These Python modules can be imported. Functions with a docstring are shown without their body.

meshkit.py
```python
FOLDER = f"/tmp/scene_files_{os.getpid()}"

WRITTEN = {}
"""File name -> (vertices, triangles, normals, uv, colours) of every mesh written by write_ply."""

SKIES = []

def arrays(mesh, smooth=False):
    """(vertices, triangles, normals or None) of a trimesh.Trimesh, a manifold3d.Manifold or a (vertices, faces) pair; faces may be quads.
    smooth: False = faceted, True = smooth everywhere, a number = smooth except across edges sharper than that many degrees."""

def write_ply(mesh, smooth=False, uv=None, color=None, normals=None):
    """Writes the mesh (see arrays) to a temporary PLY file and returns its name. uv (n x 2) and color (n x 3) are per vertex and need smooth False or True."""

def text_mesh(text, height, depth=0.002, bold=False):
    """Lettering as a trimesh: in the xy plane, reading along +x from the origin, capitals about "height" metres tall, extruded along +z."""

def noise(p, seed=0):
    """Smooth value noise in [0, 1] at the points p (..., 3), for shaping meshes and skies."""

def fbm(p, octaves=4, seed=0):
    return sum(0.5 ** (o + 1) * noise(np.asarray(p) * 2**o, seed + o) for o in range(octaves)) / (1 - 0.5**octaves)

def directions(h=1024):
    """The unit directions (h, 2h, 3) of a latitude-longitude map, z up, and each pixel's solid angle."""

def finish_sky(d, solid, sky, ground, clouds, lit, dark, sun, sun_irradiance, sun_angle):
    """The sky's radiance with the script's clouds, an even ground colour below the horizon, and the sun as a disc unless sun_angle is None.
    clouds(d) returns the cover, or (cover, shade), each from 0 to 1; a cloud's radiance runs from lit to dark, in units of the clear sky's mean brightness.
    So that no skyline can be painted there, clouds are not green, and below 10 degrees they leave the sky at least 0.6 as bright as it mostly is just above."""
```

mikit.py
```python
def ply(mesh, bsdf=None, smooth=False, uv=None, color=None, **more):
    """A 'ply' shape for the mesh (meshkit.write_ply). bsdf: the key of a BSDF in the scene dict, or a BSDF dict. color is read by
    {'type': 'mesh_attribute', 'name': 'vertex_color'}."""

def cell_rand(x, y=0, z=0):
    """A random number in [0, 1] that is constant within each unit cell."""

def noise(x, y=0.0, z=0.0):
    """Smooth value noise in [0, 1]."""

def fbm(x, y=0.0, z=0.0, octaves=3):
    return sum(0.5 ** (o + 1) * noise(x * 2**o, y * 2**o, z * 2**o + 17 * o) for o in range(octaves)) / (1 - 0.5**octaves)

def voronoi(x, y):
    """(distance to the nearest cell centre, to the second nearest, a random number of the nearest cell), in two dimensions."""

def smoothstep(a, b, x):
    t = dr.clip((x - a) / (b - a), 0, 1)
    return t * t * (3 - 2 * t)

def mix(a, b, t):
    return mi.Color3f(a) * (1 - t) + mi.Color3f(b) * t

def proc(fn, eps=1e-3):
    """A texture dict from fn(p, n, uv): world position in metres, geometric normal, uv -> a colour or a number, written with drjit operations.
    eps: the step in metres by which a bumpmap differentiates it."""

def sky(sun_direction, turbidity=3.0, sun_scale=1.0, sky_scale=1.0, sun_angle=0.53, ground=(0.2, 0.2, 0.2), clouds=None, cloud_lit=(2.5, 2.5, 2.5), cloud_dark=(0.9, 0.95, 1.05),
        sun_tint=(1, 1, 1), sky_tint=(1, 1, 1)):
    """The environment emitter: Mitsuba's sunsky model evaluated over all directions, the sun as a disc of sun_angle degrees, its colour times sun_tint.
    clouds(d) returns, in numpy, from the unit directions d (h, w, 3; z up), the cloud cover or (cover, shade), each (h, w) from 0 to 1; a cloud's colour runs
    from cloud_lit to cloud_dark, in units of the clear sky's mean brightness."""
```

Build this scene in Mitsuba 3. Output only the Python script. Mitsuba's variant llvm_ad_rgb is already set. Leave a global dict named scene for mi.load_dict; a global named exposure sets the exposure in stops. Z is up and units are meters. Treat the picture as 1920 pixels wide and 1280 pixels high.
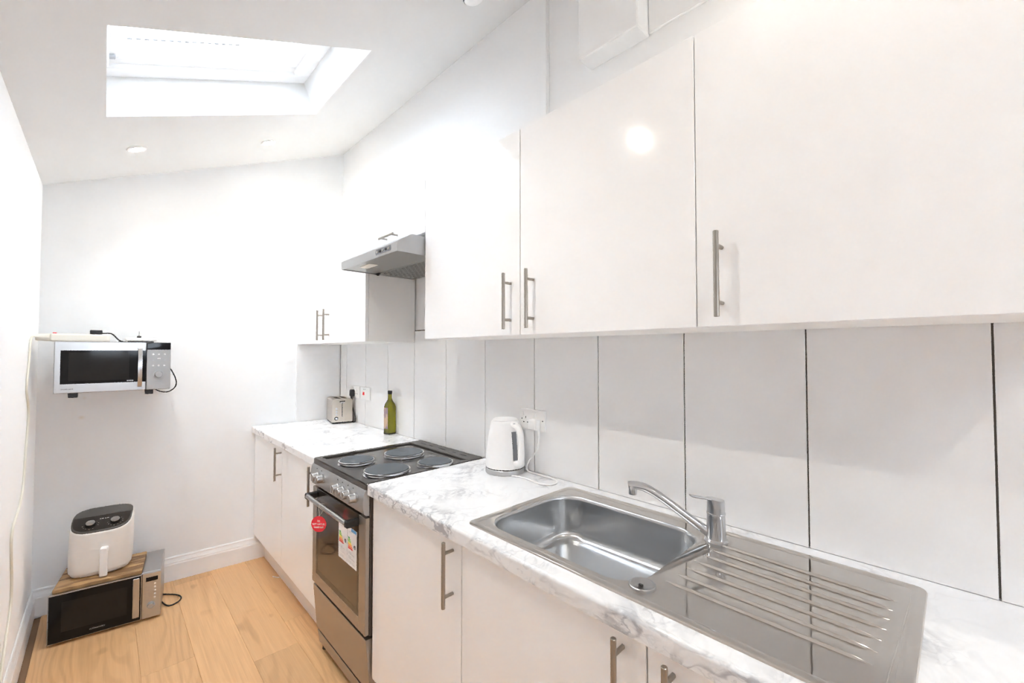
import math, random
import numpy as np, trimesh, shapely
import shapely.geometry as sg
import mitsuba as mi, drjit as dr
import mikit, meshkit
from mikit import proc, noise, fbm, smoothstep, mix

random.seed(7); np.random.seed(7)
scene, labels = {}, {}
T4 = mi.ScalarTransform4f

# ------------------------------------------------------------------ camera, sky, exposure
FPX, YAW, PITCH, ROLL = 796.86, math.radians(43.7524), math.radians(1.498), math.radians(-0.018)
CAM = np.array([-1.3404, 0.0, 1.4174])
fwd = np.array([math.sin(YAW)*math.cos(PITCH), math.cos(YAW)*math.cos(PITCH), math.sin(PITCH)])
rgt = np.array([math.cos(YAW), -math.sin(YAW), 0.0]); upv = np.cross(rgt, fwd)
rgt, upv = rgt*math.cos(ROLL)+upv*math.sin(ROLL), upv*math.cos(ROLL)-rgt*math.sin(ROLL)
scene['camera'] = {'type': 'perspective', 'fov': math.degrees(2*math.atan(960/FPX)), 'fov_axis': 'x', 'near_clip': 0.01, 'far_clip': 200.0,
                   'to_world': T4().look_at(origin=CAM.tolist(), target=(CAM+fwd).tolist(), up=upv.tolist())}
exposure = 3.58
SKY = 10.0
scene['sky'] = mikit.sky((-0.5, 0.3, 0.8), turbidity=4.0, sun_scale=0.0, sky_scale=1.0, clouds=lambda d: (np.ones(d.shape[:2]), 0.15*meshkit.fbm(d*3.0, 3)),
                         cloud_lit=(0.89*SKY, 1.0*SKY, 1.13*SKY), cloud_dark=(0.76*SKY, 0.87*SKY, 1.0*SKY), ground=(0.25, 0.25, 0.24))
LAMP = (16.0, 14.8, 13.0)        # radiance of the warm downlight lenses
BEAM = (0.150, 0.142, 0.128)        # intensity of each downlight's beam

# ------------------------------------------------------------------ materials
def mat(name, d): scene[name] = d; return name
def rgb(c): return {'type': 'rgb', 'value': list(c)} if isinstance(c, (tuple, list)) else c
def pr(name, col, rough=0.5, metal=0.0, spec=0.5, two=False, **kw):
    d = {'type': 'principled', 'base_color': rgb(col), 'roughness': rough, 'metallic': metal, 'specular': spec, **kw}
    return mat(name, {'type': 'twosided', 'bsdf': d} if two else d)

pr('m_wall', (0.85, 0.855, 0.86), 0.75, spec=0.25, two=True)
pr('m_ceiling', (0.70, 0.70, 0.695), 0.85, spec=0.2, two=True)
pr('m_trim', (0.85, 0.86, 0.87), 0.35)
pr('m_gloss', (0.855, 0.865, 0.88), 0.09, spec=0.5)
pr('m_carcass', (0.84, 0.84, 0.83), 0.4)
pr('m_tile', (0.825, 0.83, 0.838), 0.10, spec=0.5)
pr('m_grout', (0.10, 0.09, 0.08), 0.9)
pr('m_kick', (0.73, 0.70, 0.68), 0.4)
pr('m_nickel', (0.37, 0.345, 0.31), 0.28, metal=1.0)
pr('m_chrome', (0.64, 0.65, 0.67), 0.06, metal=1.0)
pr('m_silver', (0.42, 0.425, 0.43), 0.38, metal=0.65)
pr('m_brushed', (0.52, 0.52, 0.525), 0.26, metal=1.0)
pr('m_taupe', (0.40, 0.36, 0.32), 0.33, metal=0.8)
pr('m_brown_side', (0.06, 0.05, 0.045), 0.4)
pr('m_black', (0.012, 0.012, 0.013), 0.4)
pr('m_black_gloss', (0.008, 0.008, 0.009), 0.05, spec=0.5)
pr('m_mw_glass', (0.010, 0.010, 0.011), 0.05, spec=0.18)
pr('m_mw_screen', (0.022, 0.020, 0.019), 0.06, spec=0.18)
pr('m_hob', (0.020, 0.017, 0.015), 0.07, spec=0.8)
pr('m_oven_glass', (0.045, 0.030, 0.022), 0.03, spec=1.0)
pr('m_iron', (0.075, 0.090, 0.105), 0.42, spec=0.4)
pr('m_hob_strip', (0.075, 0.070, 0.065), 0.40, spec=0.5)
pr('m_white_plastic', (0.85, 0.85, 0.85), 0.3)
pr('m_cream_plastic', (0.80, 0.77, 0.69), 0.4)
pr('m_fryer', (0.80, 0.78, 0.75), 0.35)
pr('m_fryer_top', (0.085, 0.08, 0.073), 0.4)
pr('m_fryer_glass', (0.035, 0.030, 0.026), 0.12, spec=0.4)
pr('m_grey_gauge', (0.16, 0.17, 0.19), 0.25)
pr('m_toaster', (0.58, 0.51, 0.44), 0.24, metal=1.0)
pr('m_red', (0.75, 0.03, 0.05), 0.45)
pr('m_paper', (0.80, 0.80, 0.82), 0.5)
pr('m_grey_print', (0.45, 0.47, 0.50), 0.6)
pr('m_dark_print', (0.05, 0.05, 0.05), 0.6)
pr('m_blue_print', (0.10, 0.32, 0.62), 0.5)
pr('m_filter', (0.36, 0.36, 0.34), 0.35, metal=0.7)
pr('m_slot', (0.06, 0.06, 0.055), 0.7)
for nme, c in (('g1', (0.05, 0.35, 0.12)), ('g2', (0.25, 0.55, 0.10)), ('y1', (0.85, 0.70, 0.05)), ('o1', (0.85, 0.40, 0.05)), ('r1', (0.80, 0.15, 0.04)), ('r2', (0.70, 0.03, 0.03))):
    pr('m_' + nme, c, 0.5)
pr('m_clear_lens', (0.9, 0.88, 0.82), 0.3)
mat('m_glass', {'type': 'thindielectric', 'int_ior': 1.5})
pr('m_label', proc(lambda p, n, uv: mix(mi.Color3f(0.30, 0.22, 0.25), mi.Color3f(0.55, 0.40, 0.28), smoothstep(0.4, 0.6, noise(p.x*60, p.y*60, p.z*35)))), 0.5)
pr('m_bottle', (0.50, 0.46, 0.03), 0.05, spec_trans=1.0, eta=1.5) if False else mat('m_bottle', {'type': 'principled', 'base_color': rgb((0.27, 0.25, 0.010)), 'roughness': 0.06, 'spec_trans': 0.9, 'eta': 1.5})
pr('m_bottle_base', (0.03, 0.028, 0.008), 0.2)

def marble(p, n, uv):
    def vein(x, y, z, s, w, seed):
        wx = fbm(x*s*0.9+seed, y*s*0.9, z*s*0.9, 4)
        r = dr.abs(fbm(x*s+2.6*wx+seed*3.1, y*s*1.1+1.9*wx, z*s+seed, 5)-0.5)
        return 1-smoothstep(0.0, w, r)
    x, y, z = p.x*0.8+p.y*0.25, p.y*0.9-p.x*0.2, p.z*1.2
    cloud = smoothstep(0.40, 0.66, fbm(x*9+4, y*6+9, z*7, 4))
    v = vein(x, y, z, 7.0, 0.040, 3.0)*(0.15+0.75*cloud) + 0.75*vein(x, y, z, 17.0, 0.05, 11.0)*cloud + 0.35*vein(x, y, z, 31.0, 0.06, 5.0)*cloud
    soft = 0.10*cloud
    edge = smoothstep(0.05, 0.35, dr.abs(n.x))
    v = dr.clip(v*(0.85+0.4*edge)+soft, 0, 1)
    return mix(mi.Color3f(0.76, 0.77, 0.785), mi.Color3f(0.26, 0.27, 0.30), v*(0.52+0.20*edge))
pr('m_marble', proc(marble), 0.22)

def wood_fn(seed, tone):
    def fn(p, n, uv):
        u = p.x*1.0 + seed*3.7; v = p.y + seed*7.3
        w = fbm(u*7, v*1.3, seed, 3)
        rings = dr.sin(300*(u*0.55 + 0.16*w + 0.09*noise(u*3+5, v*0.9+seed)) )
        g = fbm(u*150, v*5, seed, 3)
        fine = noise(u*420, v*9, seed)
        knots = smoothstep(0.86, 0.97, noise(u*20+seed*2, v*8.1+seed))*smoothstep(0.45, 0.7, noise(u*5+seed, v*2.3))
        t = 0.23*smoothstep(-0.2, 1.0, rings)*smoothstep(0.40, 0.62, noise(u*4.2, v*1.1+3*seed)) + 0.42*g + 0.16*fine + 0.38*knots
        c = mix(mi.Color3f(0.70, 0.43, 0.22), mi.Color3f(0.47, 0.26, 0.115), dr.clip(t-0.12, 0, 1))
        return c*tone
    return fn
for i, tone in enumerate((1.0, 0.93, 1.06, 0.98, 1.03)):
    pr('m_plank_%d' % i, proc(wood_fn(i*1.37+0.4, tone)), 0.36, spec=0.4)
pr('m_gap', (0.24, 0.145, 0.085), 0.8)
def board_fn(p, n, uv):
    u = p.x*0.99-p.y*0.13; v = p.y*0.99+p.x*0.13
    w = fbm(u*5, v*14, 2.0, 3)
    t = smoothstep(0.35, 0.7, fbm(u*6+w*1.5, v*45+w*5, 1.0, 4))
    return mix(mi.Color3f(0.44, 0.27, 0.125), mi.Color3f(0.20, 0.11, 0.05), t)
pr('m_board', proc(board_fn), 0.45)
def back_wall_fn(p, n, uv):
    s = smoothstep(0.02, 0.0, dr.sqrt(dr.square(p.x+1.43)+dr.square((p.z-1.05)*1.2))) * 0.5
    s += smoothstep(0.012, 0.0, dr.sqrt(dr.square(p.x+1.42)+dr.square(p.z-1.16)))*0.35
    return mix(mi.Color3f(0.84, 0.855, 0.868), mi.Color3f(0.70, 0.62, 0.50), s)
mat('m_wall_back', {'type': 'twosided', 'bsdf': {'type': 'principled', 'base_color': proc(back_wall_fn), 'roughness': 0.75, 'specular': 0.25}})

# ------------------------------------------------------------------ helpers
cat_ = trimesh.util.concatenate
def free(key):
    if key not in scene and key not in labels: return key
    i = 1
    while '%s_%03d' % (key, i) in scene or '%s_%03d' % (key, i) in labels: i += 1
    return '%s_%03d' % (key, i)
def put(key, mesh, m, smooth=30, **kw):
    key = free(key)
    if isinstance(mesh, (list, tuple)) and isinstance(mesh[0], trimesh.Trimesh): mesh = cat_(list(mesh))
    scene[key] = mikit.ply(mesh, m, smooth=smooth, **kw)
    return key
def thing(key, label, category, group=None):
    key = free(key); labels[key] = {'label': label, 'category': category}
    if group: labels[key]['group'] = group
    return key
def one(key, mesh, m, label, category, group=None, smooth=30):
    k = put(key, mesh, m, smooth); labels[k] = {'label': label, 'category': category}
    if group: labels[k]['group'] = group
    return k
def struct(key, mesh=None, m=None, label=None, smooth=False):
    if mesh is not None: key = put(key, mesh, m, smooth)
    labels[key] = {'kind': 'structure'}
    if label: labels[key]['label'] = label
    return key
def note(key, label=None, kind=None):
    labels.setdefault(key, {})
    if label: labels[key]['label'] = label
    if kind: labels[key]['kind'] = kind
    return key
def box(x0, x1, y0, y1, z0, z1, r=0.0, seg=1):
    """box between the bounds, its edges rounded by r"""
    x0, x1 = min(x0, x1), max(x0, x1); y0, y1 = min(y0, y1), max(y0, y1); z0, z1 = min(z0, z1), max(z0, z1)
    if r <= 0:
        return trimesh.creation.box(bounds=[[x0, y0, z0], [x1, y1, z1]])
    r = min(r, (x1-x0)/2.01, (y1-y0)/2.01, (z1-z0)/2.01)
    dirs = []
    if seg <= 1:
        dirs = [(1, 0, 0), (0, 1, 0), (0, 0, 1)]
    else:
        for i in range(seg+1):
            for j in range(seg+1):
                a, b = math.pi/2*i/seg, math.pi/2*j/seg
                dirs.append((math.cos(a)*math.cos(b), math.sin(a)*math.cos(b), math.sin(b)))
    pts = []
    for sx in (-1, 1):
        for sy in (-1, 1):
            for sz in (-1, 1):
                c = np.array([x1-r if sx > 0 else x0+r, y1-r if sy > 0 else y0+r, z1-r if sz > 0 else z0+r])
                for d in dirs: pts.append(c+r*np.array(d)*(sx, sy, sz))
    return trimesh.convex.convex_hull(np.unique(np.round(pts, 7), axis=0))
def mapped(mesh, fn):
    v = np.array([fn(*p) for p in mesh.vertices]); return trimesh.Trimesh(v, mesh.faces, process=False)
def moved(mesh, M):
    m = mesh.copy(); m.apply_transform(M); return m
def frame(o, ex, ey, ez):
    M = np.eye(4); M[:3, 0], M[:3, 1], M[:3, 2], M[:3, 3] = ex, ey, ez, o; return M
def extr(poly, h, z0=0.0):
    if not isinstance(poly, sg.base.BaseGeometry): poly = sg.Polygon(poly)
    m = trimesh.creation.extrude_polygon(poly, h, engine='earcut'); m.apply_translation([0, 0, z0]); return m
def along_y(poly_xz, y0, y1):
    m = extr(poly_xz, 1.0)
    v = m.vertices; m = trimesh.Trimesh(np.c_[v[:, 0], y1+(y0-y1)*v[:, 2], v[:, 1]], m.faces, process=False)
    m.fix_normals(); return m
def along_x(poly_yz, x0, x1):
    m = extr(poly_yz, 1.0)
    v = m.vertices; m = trimesh.Trimesh(np.c_[x0+(x1-x0)*v[:, 2], v[:, 0], v[:, 1]], m.faces, process=False)
    m.fix_normals(); return m
def rrect(x0, x1, y0, y1, r, n=8):
    pts = []
    for cx, cy, a0 in ((x1-r, y1-r, 0), (x0+r, y1-r, 90), (x0+r, y0+r, 180), (x1-r, y0+r, 270)):
        for i in range(n+1):
            a = math.radians(a0+90*i/n); pts.append((cx+r*math.cos(a), cy+r*math.sin(a)))
    return np.array(pts)
def loft(rings, cap0=False, cap1=False):
    """rings: list of (n,3) arrays"""
    n = len(rings[0]); V = np.vstack(rings); F = []
    for k in range(len(rings)-1):
        for i in range(n):
            a, b = k*n+i, k*n+(i+1) % n
            F += [(a, b, b+n), (a, b+n, a+n)]
    V = list(map(tuple, V))
    for cap, k in ((cap0, 0), (cap1, len(rings)-1)):
        if cap:
            c = np.mean(rings[k], axis=0); V.append(tuple(c)); ci = len(V)-1
            for i in range(n):
                a, b = k*n+i, k*n+(i+1) % n
                F.append((ci, b, a) if k == 0 else (ci, a, b))
    return trimesh.Trimesh(np.array(V), np.array(F), process=False)
def lathe(prof, sections=40, o=(0, 0, 0), closed=True):
    m = trimesh.creation.revolve(np.array(prof), sections=sections); m.apply_translation(o)
    if m.volume < 0: m.invert()
    return m
def tube(path, r, sides=10, caps=True, smoothpath=0):
    P = np.array(path, float)
    if smoothpath:
        from scipy.interpolate import CubicSpline
        d = np.r_[0, np.cumsum(np.linalg.norm(np.diff(P, axis=0), axis=1))]
        P = CubicSpline(d, P)(np.linspace(0, d[-1], smoothpath))
    R = np.broadcast_to(np.asarray(r, float), (len(P),)) if np.ndim(r) == 0 or len(np.atleast_1d(r)) == len(P) else np.interp(np.linspace(0, 1, len(P)), np.linspace(0, 1, len(r)), r)
    Tn = np.gradient(P, axis=0); Tn /= np.linalg.norm(Tn, axis=1, keepdims=True)
    a = np.array([0, 0, 1.0]) if abs(Tn[0][2]) < 0.9 else np.array([1.0, 0, 0])
    u = np.cross(Tn[0], a); u /= np.linalg.norm(u); rings = []
    for k in range(len(P)):
        u = u-Tn[k]*(u@Tn[k]); u /= np.linalg.norm(u); w = np.cross(Tn[k], u)
        t = np.arange(sides)*2*math.pi/sides
        rings.append(P[k]+R[k]*(np.cos(t)[:, None]*u+np.sin(t)[:, None]*w))
    return loft(rings, caps, caps)
def cyl(p0, p1, r, sides=24, ch=0.0):
    p0, p1 = np.array(p0, float), np.array(p1, float); d = p1-p0; L = np.linalg.norm(d); d /= L
    if ch: return tube([p0, p0+d*ch*0.01, p0+d*ch, p1-d*ch, p1-d*ch*0.01, p1], [r-ch, r-ch*0.9, r, r, r-ch*0.9, r-ch], sides)
    return tube([p0, p1], r, sides)
def text_on(txt, h, o, ex, ez, centre=True, depth=0.0006, bold=False):
    """lettering at o, reading along ex with its top towards ez, raised by depth"""
    m = meshkit.text_mesh(txt, h, depth, bold)
    if centre: m.apply_translation([-m.bounds[:, 0].mean(), 0, 0])
    ex, ez = np.array(ex, float), np.array(ez, float)
    return moved(m, frame(o, ex, ez, np.cross(ex, ez)))

# ------------------------------------------------------------------ setting
XL, YB, SK = -1.6043, 3.3363, 0.0726
YR = -4.6                                # the wall behind the camera
wall_y = lambda x: YB-SK*x               # face of the back wall
ZC0, GS = 2.3376, 0.4055
TH = math.atan(GS)
SL = np.array([math.cos(TH), 0, math.sin(TH)]); NU = np.array([-math.sin(TH), 0, math.cos(TH)]); EY = np.array([0, 1.0, 0])
CEIL = frame(np.array([XL, 0, ZC0]), SL, EY, NU)   # (along the slope, y, height over the ceiling)
CEIL_A = lambda x: (x-XL)/math.cos(TH)

# floor: a base with laminate planks laid on it
fl = struct('floor', box(XL-0.12, 0.12, YR-0.1, 3.6, -0.06, -0.012), 'm_gap', 'light oak laminate floor')
col_edges = [-1.585]+[-1.202+0.19*k for k in (-1, 0, 1, 2, 3, 4)]
joints = {0: 2.20, 1: 2.488, 2: 2.03, 3: 2.255, 4: 2.475}
PLEN = 1.285
def plank_mesh(x0, x1, y0, y1):
    g = 0.0003
    return box(x0+g, x1-g, y0+g, y1-g, -0.012, 0.0, 0.0006)
kk = 0
for c in range(6):
    x0, x1 = (-1.564 if c == 0 else -1.202+0.19*(c-1)), -1.202+0.19*c
    if x0 > -0.47: continue
    x1 = min(x1, -0.43)
    j = joints.get(c, 2.4)
    ys = [3.47]+[j-PLEN*k for k in range(-1, 6)]
    ys = sorted({y for y in ys if YR <= y <= 3.47} | {YR, 3.47}, reverse=True)
    for a, b in zip(ys[:-1], ys[1:]):
        if a-b < 0.02: continue
        ybk = min(a, wall_y(x0)-0.012)
        put('floor__plank', plank_mesh(x0, x1, b, ybk), 'm_plank_%d' % (kk % 5), smooth=False); kk += 1
    kk += 1

# walls
def poly_wall(pts, z0, z1): return extr(pts, z1-z0, z0)
struct('wall_back', poly_wall([(XL-0.1, wall_y(XL-0.1)), (0.1, wall_y(0.1)), (0.1, 3.62), (XL-0.1, 3.62)], -0.05, 3.2), 'm_wall_back', 'white painted back wall')
struct('wall_left', box(XL-0.1, XL, YR-0.1, 3.62, -0.05, 2.7), 'm_wall', 'white painted wall on the left')
struct('wall_right', box(0.0, 0.1, YR-0.1, 3.62, -0.05, 3.25), 'm_wall', 'white painted wall behind the cabinets')
# wall behind the camera with a window
WX0, WX1, WZ0, WZ1 = -1.50, -0.45, 1.30, 2.15
w_poly = sg.Polygon([(XL-0.1, -0.05), (0.1, -0.05), (0.1, 3.25), (XL-0.1, 3.25)], [[(WX0, WZ0), (WX1, WZ0), (WX1, WZ1), (WX0, WZ1)]])
wm = extr(w_poly, 0.1); wm = trimesh.Trimesh(np.c_[wm.vertices[:, 0], YR-0.1+wm.vertices[:, 2], wm.vertices[:, 1]], wm.faces); wm.fix_normals()
struct('wall_front', wm, 'm_wall', 'white painted wall behind the camera')
struct('window_1', label='white framed window in the wall behind the camera')
def ring_xz(x0, x1, z0, z1, w, y0, y1):
    return [box(x0, x1, y0, y1, z0, z0+w, 0.004), box(x0, x1, y0, y1, z1-w, z1, 0.004), box(x0, x0+w, y0, y1, z0+w, z1-w, 0.004), box(x1-w, x1, y0, y1, z0+w, z1-w, 0.004)]
xm = -0.98
put('window_1__frame', ring_xz(WX0, WX1, WZ0, WZ1, 0.05, YR-0.09, YR-0.03)+[box(xm-0.03, xm+0.03, YR-0.09, YR-0.03, WZ0+0.05, WZ1-0.05, 0.004)], 'm_trim')
put('window_1__pane', box(WX0+0.05, xm-0.03, YR-0.062, YR-0.0615, WZ0+0.05, WZ1-0.05).slice_plane([0, YR-0.06175, 0], [0, 1, 0]) if False else trimesh.Trimesh([(WX0+0.05, YR-0.06, WZ0+0.05), (xm-0.03, YR-0.06, WZ0+0.05), (xm-0.03, YR-0.06, WZ1-0.05), (WX0+0.05, YR-0.06, WZ1-0.05)], [(0, 1, 2), (0, 2, 3)]), 'm_glass', smooth=False)
put('window_1__pane', trimesh.Trimesh([(xm+0.03, YR-0.06, WZ0+0.05), (WX1-0.05, YR-0.06, WZ0+0.05), (WX1-0.05, YR-0.06, WZ1-0.05), (xm+0.03, YR-0.06, WZ1-0.05)], [(0, 1, 2), (0, 2, 3)]), 'm_glass', smooth=False)

# sloping ceiling with two roof windows (one in view, its twin behind the camera)
OA0, OA1 = CEIL_A(-1.3548), CEIL_A(-0.4907)
HOLES = [(OA0, OA1, 1.8114, 2.5276), (OA0, OA1, -1.90, -1.1838)]
c_poly = sg.Polygon([(-0.15, YR-0.1), (1.86, YR-0.1), (1.86, 3.62), (-0.15, 3.62)], [[(a0, y0), (a1, y0), (a1, y1), (a0, y1)] for a0, a1, y0, y1 in HOLES])
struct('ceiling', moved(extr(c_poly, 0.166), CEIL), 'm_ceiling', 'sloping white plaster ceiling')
def skylight(idx, a0, a1, y0, y1, dots):
    k = struct('window_%d' % idx, label='white framed roof window set in a deep well' if dots else 'white framed roof window behind the camera')
    def ring(ao, bo, w, h0, h1, r=0.006):
        A0, A1, Y0, Y1 = a0-ao, a1+ao, y0-ao, y1+ao
        return [moved(box(A0, A1, Y0, Y0+w, h0, h1, r), CEIL), moved(box(A0, A1, Y1-w, Y1, h0, h1, r), CEIL), moved(box(A0, A0+w, Y0+w, Y1-w, h0, h1, r), CEIL), moved(box(A1-w, A1, Y0+w, Y1-w, h0, h1, r), CEIL)]
    put(k+'__frame', ring(0.04, 0, 0.115, 0.1665, 0.235), 'm_trim')
    put(k+'__sash', ring(-0.055, 0, 0.07, 0.186, 0.232, 0.008), 'm_trim')
    A0, A1, Y0, Y1 = a0+0.12, a1-0.12, y0+0.12, y1-0.12
    put(k+'__pane', moved(trimesh.Trimesh([(A0, Y0, 0.215), (A1, Y0, 0.215), (A1, Y1, 0.215), (A0, Y1, 0.215)], [(0, 2, 1), (0, 3, 2)]), CEIL), 'm_glass', smooth=False)
    if dots:
        put(k+'__gasket_stud', [moved(box(-0.0085, 0.0085, -0.004, 0.004, -0.001, 0.002), CEIL@frame((CEIL_A(-1.352)+0.012+0.0285*i, 2.318-0.0016*i, 0.2175), (1, 0, 0), (0, 1, 0), (0, 0, 1))) for i in range(20)], 'm_dark_print')
        note(k+'__gasket_stud', 'row of small dark dots along the pane', 'stuff')
        put(k+'__latch', moved(box(a0+0.0, a0+0.10, y1-0.155, y1-0.125, 0.176, 0.19, 0.004), CEIL), 'm_grey_print')
skylight(2, *HOLES[0], True)
skylight(3, *HOLES[1], False)

# baseboards (moulded)
prof = [(0, 0), (0.016, 0), (0.016, 0.098), (0.0135, 0.104), (0.0135, 0.112), (0.0105, 0.118), (0.007, 0.131), (0.0075, 0.139), (0.004, 0.145), (0, 0.145)]
m = extr(prof, 1.0)
mb = mapped(m, lambda a, b, c: (-0.50+(XL+0.001-(-0.50))*c, wall_y(-0.50+(XL-(-0.50))*c)-a-0.0004, b+0.0005)); mb.fix_normals()
struct('baseboard_back', mb, 'm_trim', 'white moulded skirting board along the back wall')
ml = mapped(m, lambda a, b, c: (XL+a+0.0004, (wall_y(XL)-0.017)+(YR-wall_y(XL)+0.02)*c, b+0.0005)); ml.fix_normals()
struct('baseboard_left', ml, 'm_trim', 'white moulded skirting board along the left wall')
# upper right wall: batten, box and thin cladding over the units
struct('trim_1', [box(-0.022, -0.0003, 1.168, 1.204, 2.15, 2.972, 0.003)], 'm_trim', 'narrow white batten up the wall above the units')
struct('trim_2', [box(-0.082, -0.0003, 0.712, 0.955, 2.505, 2.94, 0.004)], 'm_wall', 'white boxing above the wall units')
struct('trim_3', [box(-0.012, -0.0003, -2.5, 0.709, 2.513, 2.96, 0.002)], 'm_wall', 'raised white cladding above the wall units')

# tiles: one course of tall white tiles between worktop and units, each with its own edges
T0, TW = 2.8828, 0.3262
put('wall_right__grout', box(-0.0045, -0.0002, -0.45, wall_y(0)-0.001, 0.9128, 1.55), 'm_grout', smooth=False)
edges = [wall_y(0)-0.012]+[T0-TW*k for k in range(-1, 11)]
for a, b in zip(edges[:-1], edges[1:]):
    put('wall_right__tile', box(-0.010, -0.001, b+0.0019, a-0.0019, 0.9101, 1.545, 0.0012), 'm_tile', smooth=False)
def to_back(mesh):   # x, depth from the wall, z -> the skewed back wall
    r = mapped(mesh, lambda x, d, z: (x, wall_y(x)-d, z)); r.fix_normals(); return r
put('wall_back__tile', to_back(box(-0.323, -0.0125, 0.0006, 0.010, 0.9101, 1.4765, 0.0012)), 'm_tile', smooth=False)

# ------------------------------------------------------------------ worktops and cabinets
H = 0.910
arc = [(-0.600+0.010*(1-math.cos(a)), H-0.010+0.010*math.sin(a)) for a in np.linspace(0, math.pi/2, 5)]
wt = [(-0.598, 0.868), (-0.600, 0.870)]+arc+[(-0.0103, H), (-0.0103, 0.868)]
Y_COOK0, Y_COOK1 = 1.583, 2.158
m = extr(wt, 1.0)
far = mapped(m, lambda x, z, t: (x, (Y_COOK1+0.004)+(wall_y(x)-(0.0105 if x > -0.33 else 0.0105)-(Y_COOK1+0.004))*t, z)); far.fix_normals()
one('worktop', far, 'm_marble', 'white marble effect worktop in the far corner under the toaster', 'worktop')
near = along_y(wt, -0.19, 1.579)
SB = (-0.515, -0.128, 0.487, 0.988)      # sink bowl
hole = extr(sg.Polygon(rrect(SB[0]-0.008, SB[1]+0.008, SB[2]-0.008, SB[3]+0.008, 0.088)), 0.2, 0.8)
near = trimesh.boolean.difference([near, hole], engine='manifold')
one('worktop', near, 'm_marble', 'long white marble effect worktop around the steel sink', 'worktop', smooth=35)

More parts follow.
